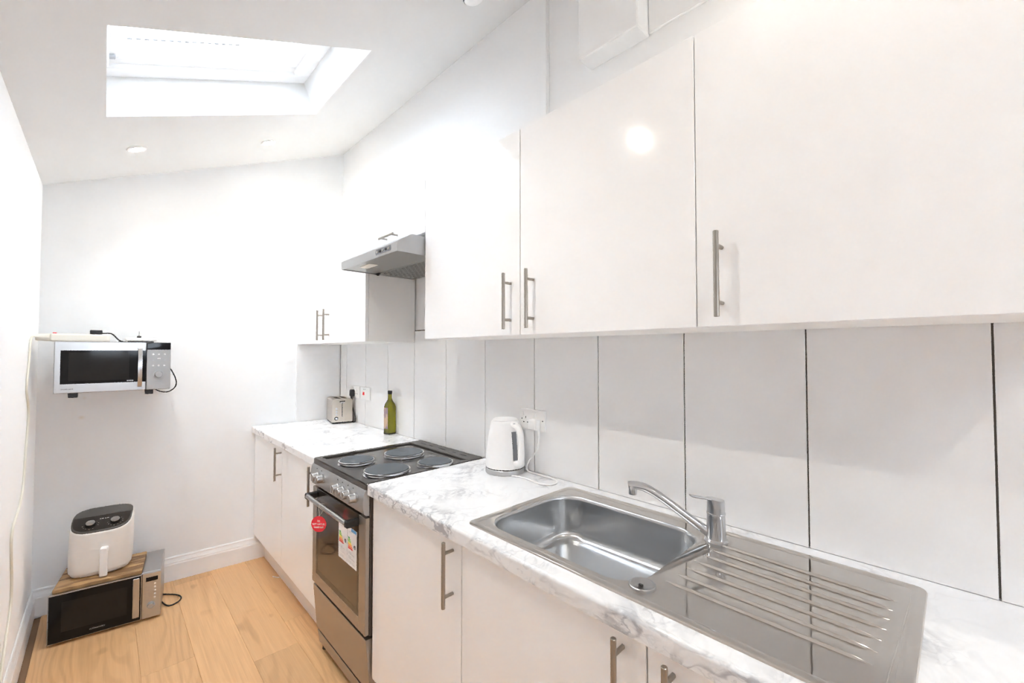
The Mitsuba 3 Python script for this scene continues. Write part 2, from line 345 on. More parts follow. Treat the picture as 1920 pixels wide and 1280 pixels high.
def handle(key, x, y, z0, z1, horiz=False):
    """steel bar handle in front of the door face at x"""
    L = z1-z0; xb = x-0.035
    if not horiz:
        bar = cyl((xb, y, z0), (xb, y, z1), 0.006, 16, 0.0012)
        posts = [cyl((xb, y, z), (x, y, z), 0.0048, 12) for z in (z0+L*0.17, z1-L*0.17)]
    else:
        bar = cyl((xb, y, z0), (xb, y+horiz, z0), 0.0055, 14, 0.0012)
        posts = [cyl((xb, yy, z0), (x, yy, z0), 0.0045, 12) for yy in (y+horiz*0.14, y+horiz*0.86)]
    return put(key, [bar]+posts, 'm_nickel', 35)
def carcass(xf, xb, y0, y1, z0, z1, t=0.018, top=True):
    ps = [box(xf, xb, y0, y0+t, z0, z1), box(xf, xb, y1-t, y1, z0, z1), box(xf, xb, y0+t, y1-t, z0, z0+t), box(xb-0.006, xb, y0+t, y1-t, z0+t, z1)]
    if top: ps.append(box(xf, xb-0.006, y0+t, y1-t, z1-t, z1))
    return ps
ZB, ZT = 1.4777, 2.1913
def wall_unit(y0, y1, label, doors, zb=ZB, zt=ZT, xb=-0.0115):
    k = thing('wall_cabinet', label, 'cabinet')
    put(k+'__carcass', carcass(-0.2985, xb, y0+0.0005, y1-0.0005, zb+0.001, zt-0.001), 'm_carcass', False)
    for d0, d1, hy in doors:
        d = put(k+'__door', box(-0.318, -0.300, d0+0.0012, d1-0.0012, zb, zt, 0.0014, 1), 'm_gloss', False)
        if isinstance(hy, tuple): handle(d+'__handle', -0.318, hy[0], hy[1], hy[1], horiz=hy[2])
        elif hy is not None: handle(d+'__handle', -0.318, hy, 1.4975, 1.692)
    return k
wall_unit(-0.172, 0.4279, 'glossy white wall cabinet nearest the sink drainer, the largest in view', [(-0.172, 0.4279, 0.369)])
wall_unit(0.4279, 1.028, 'glossy white wall cabinet above the kettle side of the sink, handle at its far edge', [(0.4279, 1.028, 0.966)])
wall_unit(1.028, 1.628, 'glossy white wall cabinet right beside the cooker hood', [(1.028, 1.628, 1.075)])
wall_unit(1.628, 2.224, 'short white flap cabinet above the cooker hood with a horizontal bar handle', [(1.628, 2.224, (1.857, 1.990, 0.147))], zb=1.955)
k = wall_unit(2.224, 3.335, 'two door white wall cabinet in the far corner above the toaster', [(2.224, 2.800, 2.746), (2.800, 3.352, 2.854)])
BD, BT = 0.168, 0.865
def base_unit(y0, y1, label, doors):
    k = thing('base_cabinet', label, 'cabinet')
    put(k+'__carcass', carcass(-0.559, -0.0115, y0+0.0005, y1-0.0005, 0.153, 0.867, top=False), 'm_carcass', False)
    for d0, d1, hy in doors:
        d = put(k+'__door', box(-0.578, -0.5605, d0+0.0016, d1-0.0016, BD, BT, 0.0014, 1), 'm_gloss', False)
        handle(d+'__handle', -0.578, hy, 0.668, 0.860)
    return k
base_unit(2.743, 3.322, 'white base cabinet in the far corner against the back wall', [(2.743, 3.374, 2.764)])
base_unit(2.164, 2.743, 'white base cabinet on the far side of the cooker', [(2.164, 2.743, 2.1975)])
base_unit(1.0096, 1.577, 'white base cabinet on the near side of the cooker', [(1.0096, 1.577, 1.0515)])
base_unit(0.4222, 1.0096, 'white base cabinet under the sink bowl', [(0.4222, 1.0096, 0.474)])
base_unit(-0.172, 0.4222, 'white base cabinet under the sink drainer at the picture edge', [(-0.172, 0.4222, 0.369)])
one('plinth', box(-0.5165, -0.4985, 2.164, 3.365, 0.0008, 0.152, 0.001), 'm_kick', 'white kickboard under the far base cabinets', 'plinth', smooth=False)
one('plinth', box(-0.5165, -0.4985, -0.172, 1.577, 0.0008, 0.152, 0.001), 'm_kick', 'white kickboard under the near base cabinets', 'plinth', smooth=False)

# ------------------------------------------------------------------ cooker hood
k = thing('cooker_hood', 'silver cooker hood over the black hob', 'cooker hood')
hp = [(-0.452, 1.851), (-0.4525, 1.892), (-0.449, 1.8945), (-0.386, 1.933), (-0.380, 1.935), (-0.013, 1.935), (-0.013, 1.858), (-0.446, 1.858), (-0.447, 1.851)]
put(k+'__body', along_y(hp, 1.6335, 2.2225), 'm_silver', 25)
for y in (1.6335, 2.2195): put(k+'__side_panel', box(-0.4475, -0.013, y, y+0.003, 1.8505, 1.859), 'm_silver', False)
put(k+'__underside', box(-0.445, -0.015, 1.638, 2.218, 1.8545, 1.8575), 'm_filter', False)
f = put(k+'__filter', box(-0.255, -0.020, 1.650, 2.205, 1.852, 1.8555, 0.001), 'm_filter', False)
sl = [box(-0.245+0.0155*i, -0.2395+0.0155*i, 1.675+0.0385*j+(0.018 if i % 2 else 0), 1.700+0.0385*j+(0.018 if i % 2 else 0), 1.8513, 1.8525) for i in range(14) for j in range(13)]
s = put(f+'__slot', sl, 'm_slot', False); note(s, 'dark slots punched through the grease filter', 'stuff')
for y in (1.66, 2.195): put(k+'__latch', [lathe([(0, -0.010), (0.008, -0.010), (0.009, 0), (0, 0)], 14, (-0.262, y, 1.852)), box(-0.268, -0.256, y-0.022, y+0.022, 1.848, 1.852, 0.001)], 'm_black')
put(k+'__lamp_cover', box(-0.408, -0.365, 1.985, 2.100, 1.8515, 1.8555, 0.001), 'm_clear_lens', False)
sp = put(k+'__switch_panel', extr(sg.Polygon([(1.690, 1.866), (1.826, 1.866)]+[(1.826, 1.882), (1.690, 1.882)]).buffer(0.004), 0.0015), 'm_grey_print', 25)
def face_x(key_mesh, x): # polygon drawn in (y,z) extruded -> lies at x facing -x
    v = key_mesh.vertices; r = trimesh.Trimesh(np.c_[x-v[:, 2], v[:, 0], v[:, 1]], key_mesh.faces, process=False); r.fix_normals(); return r
scene[sp] = mikit.ply(face_x(extr(sg.Polygon([(1.692, 1.868), (1.824, 1.868), (1.824, 1.880), (1.692, 1.880)]).buffer(0.006), 0.0015), -0.4522), 'm_grey_gauge', smooth=25)
for i, y in enumerate((1.705, 1.732, 1.759, 1.786, 1.812)):
    put(k+'__button', box(-0.4565, -0.4535, y-0.008, y+0.008, 1.869, 1.879, 0.001), 'm_black' if i in (1, 3) else 'm_filter')

# ------------------------------------------------------------------ cooker
k = thing('cooker', 'freestanding electric cooker with a black hob and steel front', 'cooker')
C0, C1 = Y_COOK0, Y_COOK1
put(k+'__body', [box(-0.5555, -0.03, C0+0.001, C1-0.001, 0.032, 0.3245, 0.001), box(-0.585, -0.03, C0+0.001, C1-0.001, 0.3225, 0.888, 0.002)], 'm_brown_side', False)
hb = put(k+'__hob', cat_([
    loft([np.c_[rrect(-0.604+i, -0.014-i, C0-0.001+i, C1+0.001-i, 0.012), np.full(36, z)] for i, z in ((0.0, 0.886), (0.0, 0.906), (0.003, 0.911), (0.006, 0.912), (0.030, 0.912), (0.033, 0.9055))]),
    loft([np.c_[rrect(-0.571, -0.047, C0+0.032, C1-0.034, 0.012), np.full(36, 0.9055)]], False, False) if False else
    extr(sg.Polygon(rrect(-0.573, -0.045, C0+0.030, C1-0.030, 0.012)), 0.004, 0.9012)]), 'm_hob', 30)
put(hb+'__rear_strip', box(-0.094, -0.016, C0+0.008, C1-0.008, 0.9045, 0.9135, 0.002), 'm_hob_strip')
for i, (yy, L) in enumerate(((1.69, 0.05), (1.765, 0.03), (1.87, 0.06), (1.975, 0.03), (2.05, 0.05))):
    put(hb+'__vent', box(-0.062, -0.052, yy-L/2, yy+L/2, 0.9135, 0.9140), 'm_black', False)
for x, y, r in ((-0.484, 1.940, 0.079), (-0.252, 1.915, 0.095), (-0.460, 1.692, 0.095), (-0.240, 1.656, 0.079)):
    hp_ = put(k+'__hot_plate', lathe([(0, 0.921), (0.012, 0.9212), (0.022, 0.9225), (r-0.012, 0.9240), (r-0.006, 0.9235), (r-0.005, 0.910), (0, 0.910)], 56, (x, y, 0)), 'm_iron', 40)
    put(hp_+'__rim', lathe([(r-0.005, 0.9062), (r-0.005, 0.9205), (r-0.002, 0.922), (r+0.002, 0.9205), (r+0.002, 0.916), (r-0.003, 0.913), (r-0.002, 0.909), (r+0.004, 0.9062), (r-0.005, 0.9062)], 56, (x, y, 0)), 'm_chrome', 40)
cp = [(-0.603, 0.886), (-0.608, 0.878), (-0.613, 0.86), (-0.615, 0.835), (-0.613, 0.81), (-0.607, 0.792), (-0.600, 0.786), (-0.588, 0.785), (-0.588, 0.886)]
pn = put(k+'__control_panel', along_y(cp, C0+0.004, C1+0.002), 'm_silver', 40)
for i, y in enumerate((2.052, 1.998, 1.817, 1.764, 1.709, 1.650)):
    kn = put(pn+'__knob', [moved(lathe([(0, 0), (0.0205, 0), (0.0205, 0.008), (0.0185, 0.010), (0.0175, 0.012), (0.0168, 0.030), (0.0155, 0.0325), (0, 0.033)], 28), frame((-0.6135, y, 0.846), (0, 1, 0), (0, 0, 1), (-1, 0, 0))@np.diag([1., 1., 1., 1.])),
                           box(-0.650, -0.630, y-0.0035, y+0.0035, 0.832, 0.862, 0.001)], 'm_brushed', 30)
for y in (2.085, 2.03, 1.84, 1.79, 1.735, 1.685):
    put(pn+'__mark', moved(lathe([(0, 0), (0.003, 0), (0.003, 0.0012), (0, 0.0012)], 10), frame((-0.6105, y, 0.874), (0, 1, 0), (0, 0, 1), (-1, 0, 0))), 'm_dark_print', False)
# oven door
d = put(k+'__oven_door', [box(-0.602, -0.586, C0+0.005, C0+0.066, 0.328, 0.776, 0.0012), box(-0.602, -0.586, C1-0.046, C1+0.002, 0.328, 0.776, 0.0012), box(-0.602, -0.586, C0+0.066, C1-0.046, 0.328, 0.378, 0.0012)], 'm_taupe', False)
put(d+'__glass', box(-0.6015, -0.587, C0+0.0662, C1-0.0462, 0.3785, 0.776, 0.001), 'm_oven_glass', False)
put(d+'__glass_border', [box(-0.6022, -0.6012, C0+0.067, C0+0.082, 0.379, 0.74), box(-0.6022, -0.6012, C1-0.068, C1-0.047, 0.379, 0.74), box(-0.6022, -0.6012, C0+0.082, C1-0.068, 0.379, 0.402), box(-0.6022, -0.6012, C0+0.067, C1-0.047, 0.74, 0.775)], 'm_hob', False)
hd = put(d+'__handle', cyl((-0.648, 1.662, 0.750), (-0.648, 2.100, 0.750), 0.0105, 20, 0.002), 'm_brushed', 35)
put(d+'__handle_bracket', [box(-0.655, -0.602, y-0.013, y+0.013, 0.735, 0.762, 0.004) for y in (1.655, 2.106)], 'm_black')
dw = put(k+'__drawer', along_y([(-0.5975, 0.3125), (-0.5985, 0.311), (-0.5805, 0.103), (-0.579, 0.1015), (-0.557, 0.1015), (-0.557, 0.3125)], C0+0.004, C1-0.004), 'm_taupe', False)
put(k+'__kick_panel', along_y([(-0.5770, 0.0905), (-0.5780, 0.0895), (-0.5700, 0.031), (-0.5690, 0.030), (-0.556, 0.030), (-0.556, 0.0905)], C0+0.008, C1-0.010), 'm_taupe', False)
for y in (C0+0.04, C1-0.035): put(k+'__foot', lathe([(0, 0.0006), (0.018, 0.0006), (0.016, 0.012), (0.010, 0.014), (0.010, 0.033), (0, 0.033)], 16, (-0.545, y, 0)), 'm_black')
# hanging tag and energy label
k = thing('hang_tag', 'round red warning tag hanging from the oven door handle', 'tag')
ty, tz = 1.920, 0.677
tex, tnr = np.array([0.66, -0.75, 0]), np.array([-0.75, -0.66, 0])
TG = np.array([-0.659, ty, tz])
put(k+'__disc', moved(extr(sg.Point(0, 0).buffer(0.034, quad_segs=16), 0.0008), frame(TG, tex, (0, 0, 1), tnr)), 'm_red', False)
for i, (s, hgt) in enumerate((('DO', 0.0068), ('NOT LIFT BY', 0.0068), ('HANDLES', 0.0068))):
    put(k+'__lettering', text_on(s, hgt, TG+tnr*0.0008+np.array([0, 0, 0.0095-0.0133*i]), tex, (0, 0, 1), depth=0.0004, bold=True), 'm_paper', False)
put(k+'__string', tube([(-0.659, ty, tz+0.031), (-0.6595, ty, 0.735), (-0.6605, ty, 0.75), (-0.656, ty, 0.760), (-0.648, ty, 0.7625), (-0.639, ty, 0.757), (-0.638, ty, 0.745), (-0.648, ty+0.001, 0.720), (-0.6585, ty+0.002, tz+0.033)], 0.0007, 6, True, 40), 'm_cream_plastic')
def lab_face(y0, y1, z0, z1, x0, x1): return box(x0, x1, y0, y1, z0, z1)
for yl, yr, nm in ((1.846, 1.757, 'paper energy label at the middle of the oven door glass'), (1.7545, 1.665, 'paper energy label with a blue corner beside the oven door edge')):
    k = thing('energy_label', nm, 'label')
    put(k+'__sheet', lab_face(yr, yl, 0.549, 0.702, -0.6030, -0.6024), 'm_paper', False)
    for i, mt in enumerate(('m_g1', 'm_g2', 'm_g2', 'm_y1', 'm_o1', 'm_r1', 'm_r2')):
        z = 0.659-0.0068*i; w = 0.016+0.0048*i
        put(k+'__grade_bar', moved(extr(sg.Polygon([(0, -0.0027), (w, -0.0027), (w+0.0027, 0), (w, 0.0027), (0, 0.0027)]), 0.0003), frame((-0.6030, yl-0.008, z), (0, -1, 0), (0, 0, 1), (-1, 0, 0))), mt, False)
    put(k+'__class_arrow', moved(extr(sg.Polygon([(0, 0), (0.006, 0.007), (0.020, 0.007), (0.020, -0.007), (0.006, -0.007)]), 0.0003), frame((-0.6030, yl-0.060, 0.635), (0, -1, 0), (0, 0, 1), (-1, 0, 0))), 'm_dark_print', False)
    put(k+'__lettering', text_on('A', 0.008, (-0.6033, yl-0.073, 0.631), (0, -1, 0), (0, 0, 1), depth=0.0003), 'm_paper', False)
    s_ = put(k+'__fine_print', [lab_face(yl-0.012-w, yl-0.012, z, z+0.0015, -0.6033, -0.6029) for w, z in ((0.05, 0.688), (0.03, 0.683), (0.035, 0.602), (0.055, 0.596), (0.025, 0.585), (0.06, 0.578), (0.045, 0.566), (0.06, 0.560))], 'm_grey_print', False); note(s_, kind='stuff')
    if 'blue' in nm: put(k+'__blue_corner', lab_face(yr+0.004, yr+0.052, 0.690, 0.7015, -0.6034, -0.6029), 'm_blue_print', False)
    else: put(k+'__blue_strip', lab_face(yl-0.012, yl-0.002, 0.692, 0.700, -0.6034, -0.6029), 'm_blue_print', False)

# ------------------------------------------------------------------ sink and tap
k = thing('sink', 'stainless steel sink with a ribbed drainer set into the worktop', 'sink')
SX0, SX1, SY0, SY1 = -0.5532, -0.062, 0.0507, 1.020
def rr(ins, z, r): return np.c_[rrect(SX0+ins, SX1-ins, SY0+ins, SY1-ins, max(r-ins*0.6, 0.004), 10), np.full(44, z)]
lip = loft([rr(0, 0.9102, 0.022), rr(0.0015, 0.9135, 0.022), rr(0.005, 0.9150, 0.022), rr(0.014, 0.9152, 0.022), rr(0.019, 0.9145, 0.022), rr(0.024, 0.9120, 0.022)])
inner = sg.Polygon(rr(0.024, 0, 0.022)[:, :2]); bowl_top = sg.Polygon(rrect(*SB, 0.082, 16))
deck2d = inner.difference(bowl_top)
tv, tf = trimesh.creation.triangulate_polygon(deck2d, engine='earcut')
deck = trimesh.Trimesh(np.c_[tv, np.full(len(tv), 0.9120)], tf, process=False)
if deck.face_normals[0][2] < 0: deck.invert()
deck_lip = cat_([lip, deck])
def br(ins, z, r): return np.c_[rrect(SB[0]+ins, SB[1]-ins, SB[2]+ins, SB[3]-ins, r, 16), np.full(68, z)]
rings = [br(0, 0.9120, 0.082), br(0.0015, 0.9112, 0.081), br(0.004, 0.908, 0.080), br(0.006, 0.900, 0.079), br(0.012, 0.80, 0.075)]
for a in np.linspace(0, math.pi/2, 6)[1:]:
    rings.append(br(0.012+0.030*(1-math.cos(a)), 0.80-0.030*math.sin(a), 0.075-0.012*(1-math.cos(a))))
rings += [br(0.09, 0.7675, 0.05), br(0.16, 0.766, 0.02)]
bowl = loft(rings, False, True)
nb = len(rings[0]); buv = np.array([(i/nb*40, k_*1.0) for k_ in range(len(rings)) for i in range(nb)]+[(0, float(len(rings)))])
pr('m_sink', (0.61, 0.58, 0.545), 0.055, metal=1.0, two=True)
pr('m_sink_bowl', (0.60, 0.61, 0.62), 0.24, metal=1.0, two=True, anisotropic=0.7)
put(k+'__rim', deck_lip, 'm_sink', 25)
bw = put(k+'__bowl', bowl, 'm_sink_bowl', True, uv=buv)
put(bw+'__waste', lathe([(0, 0.7668), (0.02, 0.7668), (0.034, 0.7685), (0.040, 0.7675), (0.042, 0.7662), (0, 0.7662)], 30, (-0.32, 0.735, 0.0005)), 'm_chrome')
for i in range(7):
    x = -0.4345+0.0442*i-(0.002 if i > 4 else 0); yl = 0.456-0.0025*i; yr = 0.102-0.002*i
    n = 14; path = [(x+0.0012*i*(1-t), yl+(yr-yl)*t, 0.9115) for t in np.linspace(0, 1, n)]
    rad = [0.0005]+[0.0042]*(n-2)+[0.0005]
    sc = np.array([0.02]+[1.0]*(n-2)+[0.02])
    tb = loft([np.array([(px+u*w*1e-3, py, 0.9119+h*w*1e-3) for u, h in ((-4.2, 0), (-1.9, 4.3), (-0.7, 5.1), (0.7, 5.1), (1.9, 4.3), (4.2, 0), (0, -0.3))]) for (px, py, pz), w in zip(path, sc)], True, True); tb.fix_normals()
    put(k+'__drainer_rib', tb, 'm_sink', 26)
put(k+'__drainer_groove', [tube([(SX0+0.045, 0.085, 0.9115), (SX1-0.045, 0.072, 0.9115)], 0.0016, 8)], 'm_sink', 60)
kb = put(k+'__waste_knob', lathe([(0, 0.9128), (0.014, 0.9132), (0.023, 0.9185), (0.027, 0.9185), (0.0285, 0.917), (0.0285, 0.912), (0, 0.912)], 36, (-0.492, 0.479, 0)), 'm_brushed', 35)
put(kb+'__pointer', box(-0.494, -0.490, 0.477, 0.487, 0.9130, 0.9160, 0.0008), 'm_black')

k = thing('tap', 'chrome mixer tap on the sink deck swung over the bowl', 'tap')
tx, tyy = -0.146, 0.455
put(k+'__body', lathe([(0, 0.912), (0.030, 0.912), (0.030, 0.9155), (0.0275, 0.918), (0.0255, 0.920), (0.0245, 0.93), (0.0228, 0.975), (0.0222, 0.984), (0, 0.984)], 40, (tx, tyy, 0.0004)), 'm_chrome', 35)
put(k+'__collar', lathe([(0, 0.984), (0.0236, 0.984), (0.0240, 0.986), (0.0236, 0.9885), (0, 0.9885)], 40, (tx, tyy, 0)), 'm_chrome', 35)
hd2 = np.array([-0.62, 0.44, 0]); hd2 /= np.linalg.norm(hd2); hl = np.array([0, 0, 1.])
hr = np.cross(hd2, hl)
cap = trimesh.creation.cylinder(0.0222, 0.034, sections=40); cap.apply_translation([tx, tyy, 1.0055])
v = cap.vertices.copy(); s_ = (v[:, :2]-np.array([tx, tyy]))@hd2[:2]; top = v[:, 2] > 1.01; v[top, 2] += 0.16*s_[top]+0.001; cap.vertices = v
lev = put(k+'__lever', [cap, moved(box(-0.012, 0.075, -0.0095, 0.0095, -0.0022, 0.0022, 0.002, 2), frame((tx, tyy, 1.0215), math.cos(0.20)*hd2+math.sin(0.20)*hl, np.cross(math.cos(0.20)*hl-math.sin(0.20)*hd2, math.cos(0.20)*hd2+math.sin(0.20)*hl), math.cos(0.20)*hl-math.sin(0.20)*hd2))], 'm_chrome', 35)
sd = np.array([-0.087, 0.204]); sd /= np.linalg.norm(sd)
P = lambda s, z: (tx+sd[0]*s, tyy+sd[1]*s, z)
put(k+'__spout', tube([P(0.012, 0.928), P(0.05, 0.952), P(0.10, 0.985), P(0.145, 1.014), P(0.170, 1.027), P(0.19, 1.0335), P(0.21, 1.035), P(0.228, 1.033)], [0.0125, 0.0122, 0.0115, 0.011, 0.011, 0.0112, 0.0118, 0.0112], 20, True, 36), 'm_chrome', 50)
put(k+'__nozzle', lathe([(0, 1.008), (0.0105, 1.008), (0.0118, 1.010), (0.0118, 1.034), (0, 1.034)], 28, P(0.217, 0)), 'm_chrome', 35)

# ------------------------------------------------------------------ sockets
def plate(key, y0, y1, z0, z1, x=-0.0102, t=0.009):
    return put(key, box(x-t, x, y0, y1, z0, z1, 0.003, 2), 'm_white_plastic', 40)
def holes(key, y, z, x=-0.0193):
    return put(key, [box(x-0.0004, x+0.0002, y-0.002, y+0.002, z+0.009, z+0.017), box(x-0.0004, x+0.0002, y+0.008, y+0.0145, z-0.009, z-0.0045), box(x-0.0004, x+0.0002, y-0.0145, y-0.008, z-0.009, z-0.0045)], 'm_dark_print', False)
k = thing('socket', 'white double wall socket behind the kettle', 'socket')
plate(k+'__plate', 1.183, 1.330, 1.087, 1.175)
holes(k+'__pin_holes', 1.294, 1.125)
for y in (1.312, 1.243): put(k+'__switch', box(-0.0235, -0.019, y-0.007, y+0.007, 1.143, 1.164, 0.0015), 'm_white_plastic')
for y in (1.196, 1.317): put(k+'__screw', moved(lathe([(0, 0), (0.003, 0), (0.003, 0.0006), (0, 0.0006)], 10), frame((-0.0191, y, 1.131), (0, 1, 0), (0, 0, 1), (-1, 0, 0))), 'm_dark_print')
k = thing('socket', 'white double wall socket behind the toaster', 'socket')
plate(k+'__plate', 2.965, 3.112, 1.090, 1.178)
holes(k+'__pin_holes', 3.005, 1.128)
for y in (3.02, 3.062): put(k+'__switch', box(-0.0235, -0.019, y-0.007, y+0.007, 1.148, 1.168, 0.0015), 'm_white_plastic')
k = thing('cooker_switch', 'white cooker switch plate with a red rocker, next to the toaster socket', 'switch')
plate(k+'__plate', 2.798, 2.945, 1.088, 1.176)
put(k+'__rocker', box(-0.024, -0.019, 2.878, 2.900, 1.118, 1.140, 0.002), 'm_red')
for y in (2.872, 2.848): put(k+'__screw', moved(lathe([(0, 0), (0.0035, 0), (0.0035, 0.0008), (0, 0.0008)], 10), frame((-0.0191, y+0.02, 1.160), (0, 1, 0), (0, 0, 1), (-1, 0, 0))), 'm_dark_print')

# ------------------------------------------------------------------ kettle
k = thing('kettle', 'white plastic kettle on a steel base by the wall socket', 'kettle')
kx, ky = -0.092, 1.346
put(k+'__base', lathe([(0, H+0.0004), (0.083, H+0.0004), (0.085, H+0.003), (0.0845, H+0.020), (0.083, H+0.022), (0, H+0.022)], 56, (kx, ky, 0)), 'm_brushed', 35)
put(k+'__shadow_gap', lathe([(0, H+0.022), (0.080, H+0.022), (0.080, H+0.025), (0, H+0.025)], 48, (kx, ky, 0)), 'm_black', 35)
body = lathe([(0, H+0.025), (0.0815, H+0.025), (0.0835, H+0.030), (0.0815, H+0.07), (0.0765, H+0.12), (0.0695, H+0.17), (0.0635, H+0.205), (0.060, H+0.215), (0.0575, H+0.217), (0, H+0.217)], 64)
v = body.vertices; ang = np.arctan2(v[:, 0], -v[:, 1])
spo = np.exp(-((np.abs(np.arctan2(v[:, 0]-0.0, v[:, 1]))-0.0)/0.28)**2)*np.clip((v[:, 2]-H-0.165)/0.05, 0, 1)
rad_ = np.hypot(v[:, 0], v[:, 1]); v[:, 1] += spo*0.018*(rad_ > 0.03); body.vertices = v; body.apply_translation([kx, ky, 0])
put(k+'__body', body, 'm_white_plastic', 40)
put(k+'__lid', lathe([(0, H+0.2185), (0.055, H+0.2175), (0.0545, H+0.222), (0.048, H+0.226), (0, H+0.229)], 48, (kx, ky, 0)), 'm_white_plastic', 35)
hd3 = np.array([-0.20, -0.98]); hd3 /= np.linalg.norm(hd3)
HP = lambda s, z: (kx+hd3[0]*s, ky+hd3[1]*s, H+z)
hm = tube([HP(0.046, 0.207), HP(0.075, 0.208), HP(0.102, 0.200), HP(0.117, 0.180), HP(0.124, 0.14), HP(0.126, 0.10), HP(0.122, 0.072), HP(0.110, 0.056), HP(0.092, 0.050), HP(0.072, 0.050)], [0.012, 0.0135, 0.0135, 0.0125, 0.012, 0.0122, 0.0128, 0.0125, 0.011, 0.011], 18, True, 48)
put(k+'__handle', hm, 'm_white_plastic', 50)
side = np.array([-hd3[1], hd3[0]])
gl = loft([np.array([(kx+hd3[0]*s+side[0]*w, ky+hd3[1]*s+side[1]*w, H+z) for w in (-0.011, 0.011)]+[(kx+hd3[0]*(s-0.012)+side[0]*w, ky+hd3[1]*(s-0.012)+side[1]*w, H+z) for w in (0.011, -0.011)]) for s, z in ((0.0825, 0.062), (0.0790, 0.10), (0.0735, 0.145), (0.0688, 0.178))], True, True)
gl.fix_normals()
put(k+'__water_gauge', gl, 'm_grey_gauge', False)
put(k+'__switch', box(kx-0.012+hd3[0]*0.085, kx+0.012+hd3[0]*0.085, ky-0.092, ky-0.076, H+0.2075, H+0.2165, 0.003, 2), 'm_grey_print')
cc = [(-0.135, 1.262, H+0.006), (-0.123, 1.244, H+0.005), (-0.117, 1.178, H+0.004), (-0.121, 1.10, H+0.004), (-0.100, 1.075, H+0.004), (-0.070, 1.078, H+0.004), (-0.044, 1.108, H+0.004), (-0.040, 1.171, H+0.004), (-0.038, 1.216, H+0.004), (-0.028, 1.28, H+0.012), (-0.026, 1.262, H+0.055), (-0.026, 1.225, H+0.095), (-0.028, 1.212, H+0.14), (-0.030, 1.2085, H+0.18)]
put(k+'__cord', tube(cc, 0.0036, 8, True, 90), 'm_white_plastic', 60)
put(k+'__plug', [box(-0.052, -0.0195, 1.206, 1.252, 1.093, 1.139, 0.008, 3), tube([(-0.036, 1.212, 1.100), (-0.030, 1.2085, 1.075)], [0.008, 0.0045], 12)], 'm_white_plastic', 50)

# ------------------------------------------------------------------ toaster (its own axes: a along the slot end, b to the back)
k = thing('toaster', 'two slice brushed steel toaster in the far corner of the worktop', 'toaster')
ta = np.array([0.981, -0.19, 0]); tb_ = np.array([0.19, 0.981, 0])
TM = frame((-0.170, 3.066, H), ta, tb_, (0, 0, 1))
# body as four-sided shell with two bread slots
prof = sg.Polygon(rrect(0, 0.138, 0.012, 0.178, 0.020, 6)).difference(sg.Polygon([(-1, -1), (1, -1), (1, 0.012), (-1, 0.012)]))
bm = extr(sg.Polygon([(0, 0.012), (0.138, 0.012), (0.138, 0.158), (0.1365, 0.166), (0.131, 0.173), (0.122, 0.176), (0.016, 0.176), (0.007, 0.173), (0.0015, 0.166), (0, 0.158)]), 0.215)
bm = trimesh.Trimesh(np.c_[bm.vertices[:, 0], bm.vertices[:, 2], bm.vertices[:, 1]], bm.faces, process=False); bm.fix_normals()
slots = [box(a, a+0.027, 0.030, 0.190, 0.12, 0.2) for a in (0.032, 0.080)]
bm = trimesh.boolean.difference([bm]+slots, engine='manifold')
tbk = put(k+'__body', moved(bm, TM), 'm_toaster', 25)
put(k+'__slot_lining', [moved(box(a+0.001, a+0.026, 0.031, 0.189, 0.121, 0.1225), TM) for a in (0.032, 0.080)], 'm_black', False)
put(k+'__base', moved(box(0.004, 0.134, 0.003, 0.212, 0.0004, 0.0125, 0.002), TM), 'm_black', False)
put(k+'__lever_slot', moved(box(0.0655, 0.0695, -0.0012, 0.0, 0.050, 0.150), TM), 'm_black', False)
put(k+'__lever', [moved(box(0.052, 0.083, -0.022, -0.001, 0.147, 0.158, 0.004, 2), TM)], 'm_chrome', 40)
put(k+'__lever_housing', moved(box(0.050, 0.085, -0.008, -0.0005, 0.152, 0.162, 0.002), TM), 'm_black', False)
for z in (0.066, 0.086, 0.107): put(k+'__button', moved(lathe([(0, 0), (0.0075, 0), (0.0075, 0.002), (0.006, 0.0028), (0, 0.003)], 18), TM@frame((0.030, 0, z), (1, 0, 0), (0, 0, 1), (0, -1, 0))), 'm_chrome', 35)
dl = put(k+'__dial', moved(lathe([(0, 0), (0.0125, 0), (0.0125, 0.004), (0, 0.004)], 24), TM@frame((0.028, 0, 0.038), (1, 0, 0), (0, 0, 1), (0, -1, 0))), 'm_black', 35)
put(dl+'__cap', moved(lathe([(0, 0.004), (0.0085, 0.004), (0.008, 0.013), (0, 0.0135)], 24), TM@frame((0.028, 0, 0.038), (1, 0, 0), (0, 0, 1), (0, -1, 0))), 'm_chrome', 35)
put(k+'__plug', [box(-0.048, -0.0195, 3.033, 3.073, 1.098, 1.150, 0.010, 3), tube([(-0.036, 3.053, 1.102), (-0.034, 3.055, 1.07)], [0.009, 0.005], 12)], 'm_black', 50)
put(k+'__cord', tube([(-0.034, 3.055, 1.08), (-0.030, 3.062, 1.03), (-0.022, 3.045, 0.985), (-0.020, 3.020, 0.945), (-0.021, 3.024, 0.920), (-0.026, 3.060, 0.9145), (-0.024, 3.11, 0.9145), (-0.020, 3.20, 0.916)], 0.0035, 8, True, 50), 'm_black', 60)

